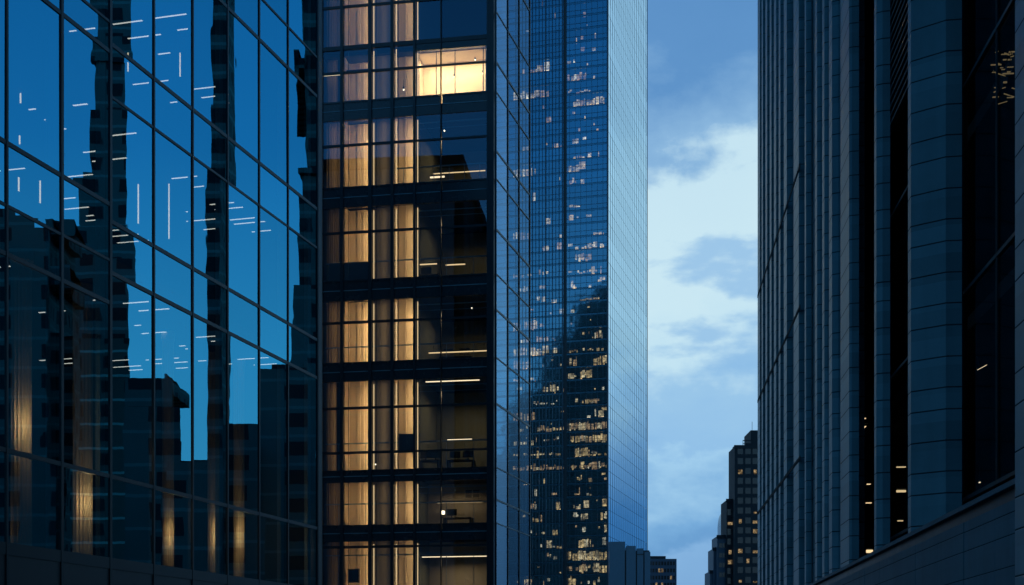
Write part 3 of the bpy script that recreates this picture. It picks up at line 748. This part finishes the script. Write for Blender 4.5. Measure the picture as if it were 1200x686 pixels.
# (outer far px, outer near px, chamfer width, chamfer run, return width)
piers = [(1064, 1067.5, .46, .34, .24), (1024.5, 1027, .10, .05, .13), (985, 995, .05, .03, .14), (971.5, 975, .12, .05, .10), (963.5, 966, .06, .03, .08), (955, 957.5, .06, .03, .08), (943, 944.5, .05, .03, .08), (930, 936, .05, .03, .26),
         (918.5, 922, .08, .05, .10), (912.5, 914.5, .06, .04, .08), (907, 909.5, .06, .04, .08), (902, 904, .06, .04, .08), (897, 899, .06, .04, .08), (892.5, 894, .06, .04, .08), (888.5, 890.5, .08, .05, .12)]
ends = []
for (pf, pn, cw, cr, rw) in piers:
    a, b = ry(pf), ry(pn)
    pier([(0, a), (0, b), (cw, b-cr), (cw+rw, b-cr-.015), (cw+rw, b+.25), (cw+rw, a)])
    ends.append((a, b-cr))
# far jamb closing the building
yf = ry(887.2)
pier([(.02, yf), (.02, yf-.25), (1.0, yf-.25), (1.0, yf)], 0)
# glass, storey by storey, between the piers
stops = [y0] + [ (e[0]+e[1])/2 for e in ends] + [yf]
levels = [4.4, 7.6, 10.8, 14.0, 17.2, 20.4, 25.4, 30.0, 46.0]
for k in range(len(stops)-1):
    a, b = stops[k], stops[k+1]
    if k < 3:
        for j in range(len(levels)-1):
            mb = MB(); mb.pane(GX, GX+.02, a+.03, b-.03, levels[j]+.03, levels[j+1]-.03, 4); build('window', mb, [M['glassR'], M['clear']], rt)
            mb = MB(); mb.box(GX-.03, GX+.05, a+.03, b-.03, levels[j]-.03, levels[j]+.028); build('transom', mb, M['frame'], rt)
        mb = MB(); mb.box(GX-.04, GX+.05, b-.028, b+.028, 4.4, RH); build('mullion', mb, M['frame'], rt)
    else:
        gap = k in (6, 7)
        mb = MB(); mb.box(.16, .4, a+.01+(.30 if gap else 0), b-.01, 0, RH); build('recessed_panel', mb, M['stone'], rt)
        if gap:
            mb = MB(); mb.pane(.45, .47, a+.02, a+.30, 4.4, RH, 4); build('window', mb, [M['glassR'], M['clear']], rt)
for fr in (.2, .72):
    ym = stops[0]*(1-fr)+stops[1]*fr; mb = MB(); mb.box(GX-.03, GX-.004, ym-.013, ym+.013, 4.4, RH); build('mullion', mb, M['frame'], rt)
mb = MB(); ym = (stops[0]*.55+stops[1]*.45); mb.box(GX-.04, GX-.004, ym-.02, ym+.02, 4.4, RH); build('mullion', mb, M['frame'], rt)
# louvres over the upper windows of two bays
for (k, zl) in ((1, 13.2), (2, 12.4)):
    a, b = stops[k]+.06, stops[k+1]-.06
    mb = MB(); z = zl
    while z < 30: mb.box(GX-.14, GX-.04, a, b, z, z+.05); z += .17
    build('louver_screen', mb, M['louver'], rt)
# dark transom grooves of the far piers
for z in (7.35, 11.3, 15.0):
    mb = MB(); mb.box(-.015, .0, ry(938), ry(888), z-.05, z+.05); build('groove', mb, M['dark'], rt)
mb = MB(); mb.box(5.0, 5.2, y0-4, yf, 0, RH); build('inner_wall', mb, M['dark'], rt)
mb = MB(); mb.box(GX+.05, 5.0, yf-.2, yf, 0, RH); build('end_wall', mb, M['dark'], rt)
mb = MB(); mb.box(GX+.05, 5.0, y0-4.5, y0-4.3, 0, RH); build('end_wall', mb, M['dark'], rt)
for z in (4.3, 7.6, 10.8, 14.0, 17.2, 20.4, 25.4, 30.0, 38.0):
    mb = MB(); mb.box(GX+.5, 5.0, y0-4.2, yf-.25, z-.12, z+.12); build('floor_slab', mb, M['slab'], rt)
mb = MB(); mb.box(0, 5.2, y0-4.5, yf, RH, RH+.5); build('roof', mb, M['stone'], rt)
# lamps behind the narrow windows
def r_lamp(px, y, d, ln, label, m='strip', th=.02):
    p0 = (PR[0]+N_R[0]*(GX+d), PR[1]+N_R[1]*(GX+d)); s = on_line(px, p0, D_R)
    X, Y = p0[0]+D_R[0]*s, p0[1]+D_R[1]*s
    mb = MB(); ln *= .75; mb.box(-ln/2, ln/2, -.03, .03, 0, th*.7, 0); mb.box(-ln/2, ln/2, -.04, .04, th+.002, th+.04, 1); mb.box(-.006, .006, -.006, .006, th+.04, th+.3, 1)
    o = build('window_lamp', mb, [M[m], M['frame']]); o.location = (X, Y, hgt(y, Y)); o.rotation_euler = (0, 0, -AR)
    tag(o, label, 'lamp', 'lamps behind the narrow windows of the stone building'); return o
r_lamp(1011, 491, .5, .2, 'highest small lamp in the far narrow window of the stone building')
r_lamp(1012, 507, .6, .3, 'broad yellowish lamp under the highest one in the far narrow window', 'strip', .22)
r_lamp(1018, 568, .5, .12, 'small lamp in the far narrow window, above two others')
r_lamp(1018, 590, .5, .18, 'bright short lamp in the far narrow window near the terrace')
r_lamp(1019, 648, .5, .2, 'lowest lamp in the far narrow window, just over the terrace', 'strip', .1)
r_lamp(1056, 548, .4, .25, 'highest lamp in the second narrow window beside the broad pier')
r_lamp(1056, 577, .4, .25, 'squat warm lamp in the second narrow window beside the broad pier', 'strip', .06)
r_lamp(1055, 611, .4, .15, 'lowest lamp in the second narrow window beside the broad pier')
o = r_lamp(1151, 431, 1.2, .24, 'slanting bright tube alone in the wide dark window', 'tube_w', .008); o.rotation_euler = (0, R(-28), 0)
r_lamp(1148, 566, 1.2, .03, 'tiny lamp low in the wide dark window above the terrace wall', 'tube_w', .02)
# glowing bits added high in the wide window, standing for a gridded lit window
br = random.Random(9)
for k in range(26):
    px, y = br.uniform(1164, 1189), br.uniform(58, 122)
    p0 = (PR[0]+N_R[0]*(GX+.3), PR[1]+N_R[1]*(GX+.3)); s = on_line(px, p0, D_R)
    X, Y = p0[0]+D_R[0]*s, p0[1]+D_R[1]*s
    ln = br.choice((.05, .09, .16))
    mb = MB(); mb.box(-ln/2, ln/2, -.012, .012, 0, br.choice((.006, .012)), 0); mb.box(-.003, .003, -.003, .003, .021, .12, 1)
    o = build('window_glint', mb, [M['ember'], M['frame']]); o.location = (X, Y, hgt(y, Y)); o.rotation_euler = (0, R(br.choice((0, 0, 20, -15))), -AR)
    tag(o, 'tiny glowing bar standing for the gridded lit window high in the wide dark pane', 'lamp', 'glowing bars standing for a lit window in the stone building')

# terrace wall at the foot of the piers
tz = hgt(563, 4.12/(ux(1190)-KR))
tw = empty('terrace_wall', (PR[0]-.18*N_R[0], -.18*N_R[1], 0), -AR, 'plain stone terrace wall with a dark coping below the ribbed building', 'wall')
yy = y0+.02
while yy < yf:
    mb = MB(); mb.box(rnd.uniform(-.004, .004), .15, yy+.006, min(yy+1.55, yf)-.006, tz-2.05, tz-.20); build('wall_panel', mb, M['terrace'], tw); yy += 1.55
mb = MB(); mb.box(.16, .3, y0+.02, yf, tz-2.05, tz-.1); build('backing_wall', mb, M['dark'], tw)
mb = MB(); mb.box(-.05, .16, y0+.02, yf, tz-.06, tz); mb.box(.03, .15, y0+.02, yf, tz-.198, tz-.062, 1); build('coping', mb, [M['terrace'], M['frame']], tw)
mb = MB(); mb.box(.5, .7, y0+.02, yf, .0, tz-2.06); build('undercroft_wall', mb, M['dark'], tw)
mb = MB(); mb.box(-.04, .15, y0+.02, yf, tz-2.16, tz-2.055); build('lower_ledge', mb, M['frame'], tw)

# ------------------------------------------------------------------ buildings across the street, seen mirrored in the blue glass
def mirror(p):
    n = E1
    s = (p[0]-PL[0])*n[0] + (p[1]-PL[1])*n[1]
    return (p[0]-2*s*n[0], p[1]-2*s*n[1])
def across(name, V, tiers, label, m, dep=18, cat='building'):
    base = mirror((ux(sum(tiers[0][:2])/2)*V, V+dep/2))
    e = empty(name, (base[0], base[1], 0), 0, label, cat)
    for (a, b, yt, yb, dd) in tiers:
        fb = (V+dep-dd)/V * 1.012
        q = [(ux(a)*V, V+dd), (ux(b)*V, V+dd), (ux(b)*V*fb, V+dep-dd), (ux(a)*V, V+dep-dd)]
        q = [mirror(p) for p in q]; q = [(p[0]-base[0], p[1]-base[1]) for p in q]
        mb = MB(); mb.prism(q, 0 if yb is None else hgt(yb, V), hgt(yt, V)); build('tier', mb, mC if (yb is None and m is mA and len(tiers) > 3) else m, e)
    return e
ang = -2*TH
mA = masonry('dark_masonry_a', (.11, .17, .15), 1.7, 3.1, .0, 2.0, ang)
mC = masonry('dark_masonry_c', (.10, .14, .115), 1.5, 2.9, .0, 4.5, ang)
mB = masonry('dark_masonry_b', (.09, .15, .13), 1.9, 2.8, .0, 1.7, ang)
across('spire_tower', 170, [(80, 158, 395, None, 0), (81, 156, 300, 395, .3), (83, 154, 262, 300, .7), (86, 151, 205, 262, 1.4), (96, 148, 196, 205, 2.0), (103, 146, 120, 196, 2.6), (107, 144, 60, 120, 3.2), (102, 143, 30, 60, 2.9), (104, 142, -130, 30, 3.4), (118, 122, -190, -130, 8)],
       'tall stepped stone tower rising to a spire, mirrored in the blue glass wall', mA)
across('corner_tower', 135, [(-70, 61, 268, None, 0), (-70, 40, 250, 268, 1), (-70, 14, 236, 250, 2)], 'broad dark masonry block left of the spire tower in the mirror image', mB)
across('annex_block', 150, [(54, 82, 392, None, 0), (54, 63, 255, 392, 0), (63, 82, 255, 274, 0.5), (62.5, 82, 311, 334, .5)], 'dark annex with a bridge opening beside the mirrored spire tower', mB, 10)
across('low_block', 120, [(150, 207, 475, None, 0), (150, 196, 440, 475, .5), (174, 178, 424, 440, 4)], 'low flat roofed block right of the mirrored spire tower', mB)
across('lowest_block', 105, [(190, 262, 540, None, 0), (200, 238, 536, 540, 1)], 'lowest flat roofed block in the mirror image', mB)
across('slim_slab_tower', 150, [(241, 259, -160, None, 0)], 'slim dark slab tower mirrored as a plain upright band in the blue glass', mA, 14)
across('square_block', 130, [(258, 308, 497, None, 0), (262, 270, 492, 497, 2)], 'square dark block between the slim slab and the far tower in the mirror image', mB)
across('gabled_masonry_tower', 140, [(306, 376, 474, None, 0), (309, 376, 432, 474, 0), (320, 376, 425, 432, .6), (343, 400, 330, 425, .8), (348, 400, 200, 330, 1.4), (344, 400, 194, 200, .9), (350, 400, -160, 194, 2.5), (340, 352, 60, 72, 1.5), (340, 346, 50, 88, 1.5)],
       'dark masonry tower with stepped shoulders at the inner end of the mirror image', mB)
# unseen blocks added so the glass fronts mirror something dark
def back_block(name, x0, x1, y0, y1, H, label, steps=()):
    e = empty(name, ((x0+x1)/2, (y0+y1)/2, 0), 0, label, 'building')
    w, d = (x1-x0)/2, (y1-y0)/2
    mb = MB(); mb.box(-w, w, -d, d, 0, H); build('wall', mb, mA, e)
    mb = MB(); mb.box(-w*.6, w*.5, -d*.7, d*.7, H, H*1.05); build('penthouse', mb, mB, e)
    mb = MB(); mb.box(w*.1, w*.3, -d*.2, d*.2, H*1.05, H*1.09); build('roof_plant', mb, mB, e)
back_block('added_rear_block', -60, 40, -150, -110, 95, 'broad dark block added out of view behind the camera to darken the glass reflections')
back_block('added_west_block', -188, -130, -20, 40, 232, 'tallest dark block added out of view on the left to darken the glass tower reflection')
back_block('added_second_west_block', -212, -190, -28, 40, 205, 'second tallest dark block added out of view on the left for the tower reflection')
back_block('added_third_west_block', -236, -214, -30, 40, 172, 'third dark block of the stepped row added out of view for the tower reflection')
back_block('added_low_west_block', -340, -238, -30, 40, 140, 'lowest broad block of the row added out of view for the tower reflection')

# ------------------------------------------------------------------ sky
w = bpy.data.worlds.new('World'); scene.world = w; w.use_nodes = True
nt = w.node_tree; nt.nodes.clear()
class WN(NT):
    def __init__(s): s.t = nt
t = WN()
out = t.n('ShaderNodeOutputWorld'); bg = t.n('ShaderNodeBackground'); bg.inputs['Strength'].default_value = .1
SUN_EL, SUN_AZ = R(2.5), R(160)
sky = t.n('ShaderNodeTexSky', sky_type='NISHITA', sun_disc=False, sun_elevation=SUN_EL, sun_rotation=SUN_AZ, air_density=1.2, dust_density=.6, ozone_density=4.0)
tc = t.n('ShaderNodeTexCoord'); nrm = t.n('ShaderNodeVectorMath', operation='NORMALIZE'); t.l(tc.outputs['Generated'], nrm.inputs[0])
sp = t.n('ShaderNodeSeparateXYZ'); t.l(nrm.outputs[0], sp.inputs[0])
el = t.math('MULTIPLY', t.math('ARCSINE', sp.outputs[2]), 180/math.pi)
az = t.math('MULTIPLY', t.math('ARCTAN2', sp.outputs[0], sp.outputs[1]), 180/math.pi)
def ramp(src, lo, hi, stops, interp='LINEAR'):
    mr = t.n('ShaderNodeMapRange', i_1=lo, i_2=hi); t.l(src, mr.inputs[0])
    cr = t.n('ShaderNodeValToRGB'); cr.color_ramp.interpolation = interp
    els = cr.color_ramp.elements
    while len(els) < len(stops): els.new(.5)
    for e_, (p, c) in zip(els, sorted(stops)):
        e_.position = (p-lo)/(hi-lo); e_.color = c4(c)
    t.l(mr.outputs[0], cr.inputs[0]); return cr.outputs[0]
def s2l(*c): return tuple(((v/255)/12.92 if v/255 <= .04045 else ((v/255+.055)/1.055)**2.4) for v in c)
def noise(scale, sc, detail=6.0, rough=.55, off=0.0):
    mp = t.n('ShaderNodeMapping'); mp.inputs['Scale'].default_value = sc; mp.inputs['Location'].default_value = (off, off*.7, off*.3)
    t.l(nrm.outputs[0], mp.inputs[0]); nz = t.n('ShaderNodeTexNoise', i_Scale=scale, i_Detail=detail, i_Roughness=rough); t.l(mp.outputs[0], nz.inputs['Vector'])
    return nz.outputs['Fac']
# clear dusk sky: blue, paler towards the horizon
clear = ramp(el, -5, 90, [(-5, (.01, .02, .03)), (0, s2l(120, 165, 210)), (6, s2l(150, 200, 236)), (12, s2l(122, 188, 234)), (20, s2l(70, 148, 210)), (30, s2l(48, 120, 182)), (60, s2l(26, 102, 148)), (90, s2l(18, 96, 134))])
# cloud deck ahead: ragged layers
n1 = noise(7.0, (1, 1, 1.6), 8, .58, 3.1); n2 = noise(16.0, (1, 1, 2.2), 7, .55, 8.0)
e1 = t.math('ADD', el, t.math('MULTIPLY', t.math('SUBTRACT', n1, .5), 9.5))
e1 = t.math('ADD', e1, t.math('MULTIPLY', t.math('SUBTRACT', n2, .5), 3.0))
n4 = noise(42.0, (1, 1, 1.8), 6, .6, 5.0)
e1 = t.math('ADD', e1, t.math('MULTIPLY', t.math('SUBTRACT', n4, .5), 1.3))
deck = ramp(e1, 0, 40, [(0, s2l(118, 164, 214)), (5.2, s2l(134, 180, 226)), (6.0, s2l(108, 160, 212)), (7.2, s2l(122, 174, 222)), (9.2, s2l(164, 208, 240)), (9.7, s2l(150, 196, 235)), (11.6, s2l(158, 202, 236)), (13.1, s2l(200, 232, 246)),
                        (15.0, s2l(208, 237, 247)), (19.0, s2l(204, 234, 246)), (20.2, s2l(142, 186, 224)), (23, s2l(98, 150, 203)), (27, s2l(92, 144, 198)), (40, s2l(50, 106, 160))])
# a few bluer cloud puffs inside the bright gap
n3 = noise(9.0, (1, 1, 2.4), 8, .5, 21.0)
pm = t.n('ShaderNodeMapRange', interpolation_type='SMOOTHSTEP', i_1=.535, i_2=.615); t.l(n3, pm.inputs[0])
g1 = t.n('ShaderNodeMapRange', interpolation_type='SMOOTHSTEP', i_1=17.6, i_2=16.4); t.l(e1, g1.inputs[0])
pf = t.math('MULTIPLY', t.math('MULTIPLY', pm.outputs[0], g1.outputs[0]), .75)
puff = t.n('ShaderNodeMix', data_type='RGBA'); puff.inputs[7].default_value = c4(s2l(142, 190, 232)); t.l(pf, puff.inputs[0]); t.l(deck, puff.inputs[6])
# bright veil added right of the view to lighten the tower's side reflection
v1 = t.n('ShaderNodeMapRange', interpolation_type='SMOOTHSTEP', i_1=16.0, i_2=22.0); t.l(az, v1.inputs[0])
v2 = t.n('ShaderNodeMapRange', interpolation_type='SMOOTHSTEP', i_1=9.0, i_2=14.5); t.l(e1, v2.inputs[0])
veil = t.n('ShaderNodeMix', data_type='RGBA'); veil.inputs[7].default_value = c4(s2l(190, 230, 250)); t.l(t.math('MULTIPLY', t.math('MULTIPLY', v1.outputs[0], v2.outputs[0]), .8), veil.inputs[0]); t.l(puff.outputs[2], veil.inputs[6])
puff = veil
v3 = t.n('ShaderNodeMapRange', interpolation_type='SMOOTHSTEP', i_1=12.5, i_2=4.0); t.l(el, v3.inputs[0])
low = t.n('ShaderNodeMix', data_type='RGBA'); low.inputs[7].default_value = c4(s2l(58, 122, 185)); t.l(t.math('MULTIPLY', v1.outputs[0], v3.outputs[0]), low.inputs[0]); t.l(puff.outputs[2], low.inputs[6])  # darker low sky added out of view so the tower's side dims downward
puff = low
am = t.n('ShaderNodeMapRange', interpolation_type='SMOOTHSTEP', i_1=34.0, i_2=27.0); t.l(az, am.inputs[0])
am2 = t.n('ShaderNodeMapRange', interpolation_type='SMOOTHSTEP', i_1=-60.0, i_2=-25.0); t.l(az, am2.inputs[0])
am3 = t.n('ShaderNodeMapRange', interpolation_type='SMOOTHSTEP', i_1=45.0, i_2=30.0); t.l(el, am3.inputs[0])
cm = t.math('MULTIPLY', t.math('MULTIPLY', am.outputs[0], am2.outputs[0]), am3.outputs[0])
sk = t.n('ShaderNodeMix', data_type='RGBA'); t.l(cm, sk.inputs[0]); t.l(clear, sk.inputs[6]); t.l(puff.outputs[2], sk.inputs[7])
# scale to the background strength and let the physical sky tint it
x10 = t.n('ShaderNodeVectorMath', operation='SCALE'); x10.inputs['Scale'].default_value = 9.3; t.l(sk.outputs[2], x10.inputs[0])
nb = t.n('ShaderNodeVectorMath', operation='MULTIPLY'); nb.inputs[1].default_value = (.06, .16, .22); t.l(sky.outputs[0], nb.inputs[0])
sm = t.n('ShaderNodeVectorMath', operation='ADD'); t.l(x10.outputs[0], sm.inputs[0]); t.l(nb.outputs[0], sm.inputs[1])
t.l(sm.outputs[0], bg.inputs['Color']); t.l(bg.outputs[0], out.inputs[0])

sl = bpy.data.lights.new('dusk_sun', 'SUN'); sl.energy = .015; sl.angle = R(12); sl.color = (1, .88, .75)
so = bpy.data.objects.new('dusk_sun', sl); col.objects.link(so)
so.rotation_euler = (R(90)-SUN_EL, 0, R(180)-SUN_AZ if False else -SUN_AZ+R(180)); so.location = (0, 0, 80)

# ------------------------------------------------------------------ camera
cd = bpy.data.cameras.new('camera'); cam = bpy.data.objects.new('camera', cd); col.objects.link(cam)
cd.sensor_width = 36; cd.lens = F/1200*36; cd.clip_end = 6000; cd.clip_start = .1
cd.shift_y = (HY-343)/1200
cam.location = (0, 0, CAM_H); cam.rotation_euler = (R(90), 0, 0)
scene.camera = cam

vs = scene.view_settings
vs.view_transform = 'Standard'; vs.look = 'None'; vs.exposure = 0; vs.gamma = 1
cy = scene.cycles
cy.use_denoising = True
try: cy.denoiser = 'OPENIMAGEDENOISE'
except Exception: pass
cy.max_bounces = 10; cy.diffuse_bounces = 3; cy.glossy_bounces = 5; cy.transparent_max_bounces = 24; cy.transmission_bounces = 6
cy.sample_clamp_indirect = 6; cy.caustics_reflective = False; cy.caustics_refractive = False
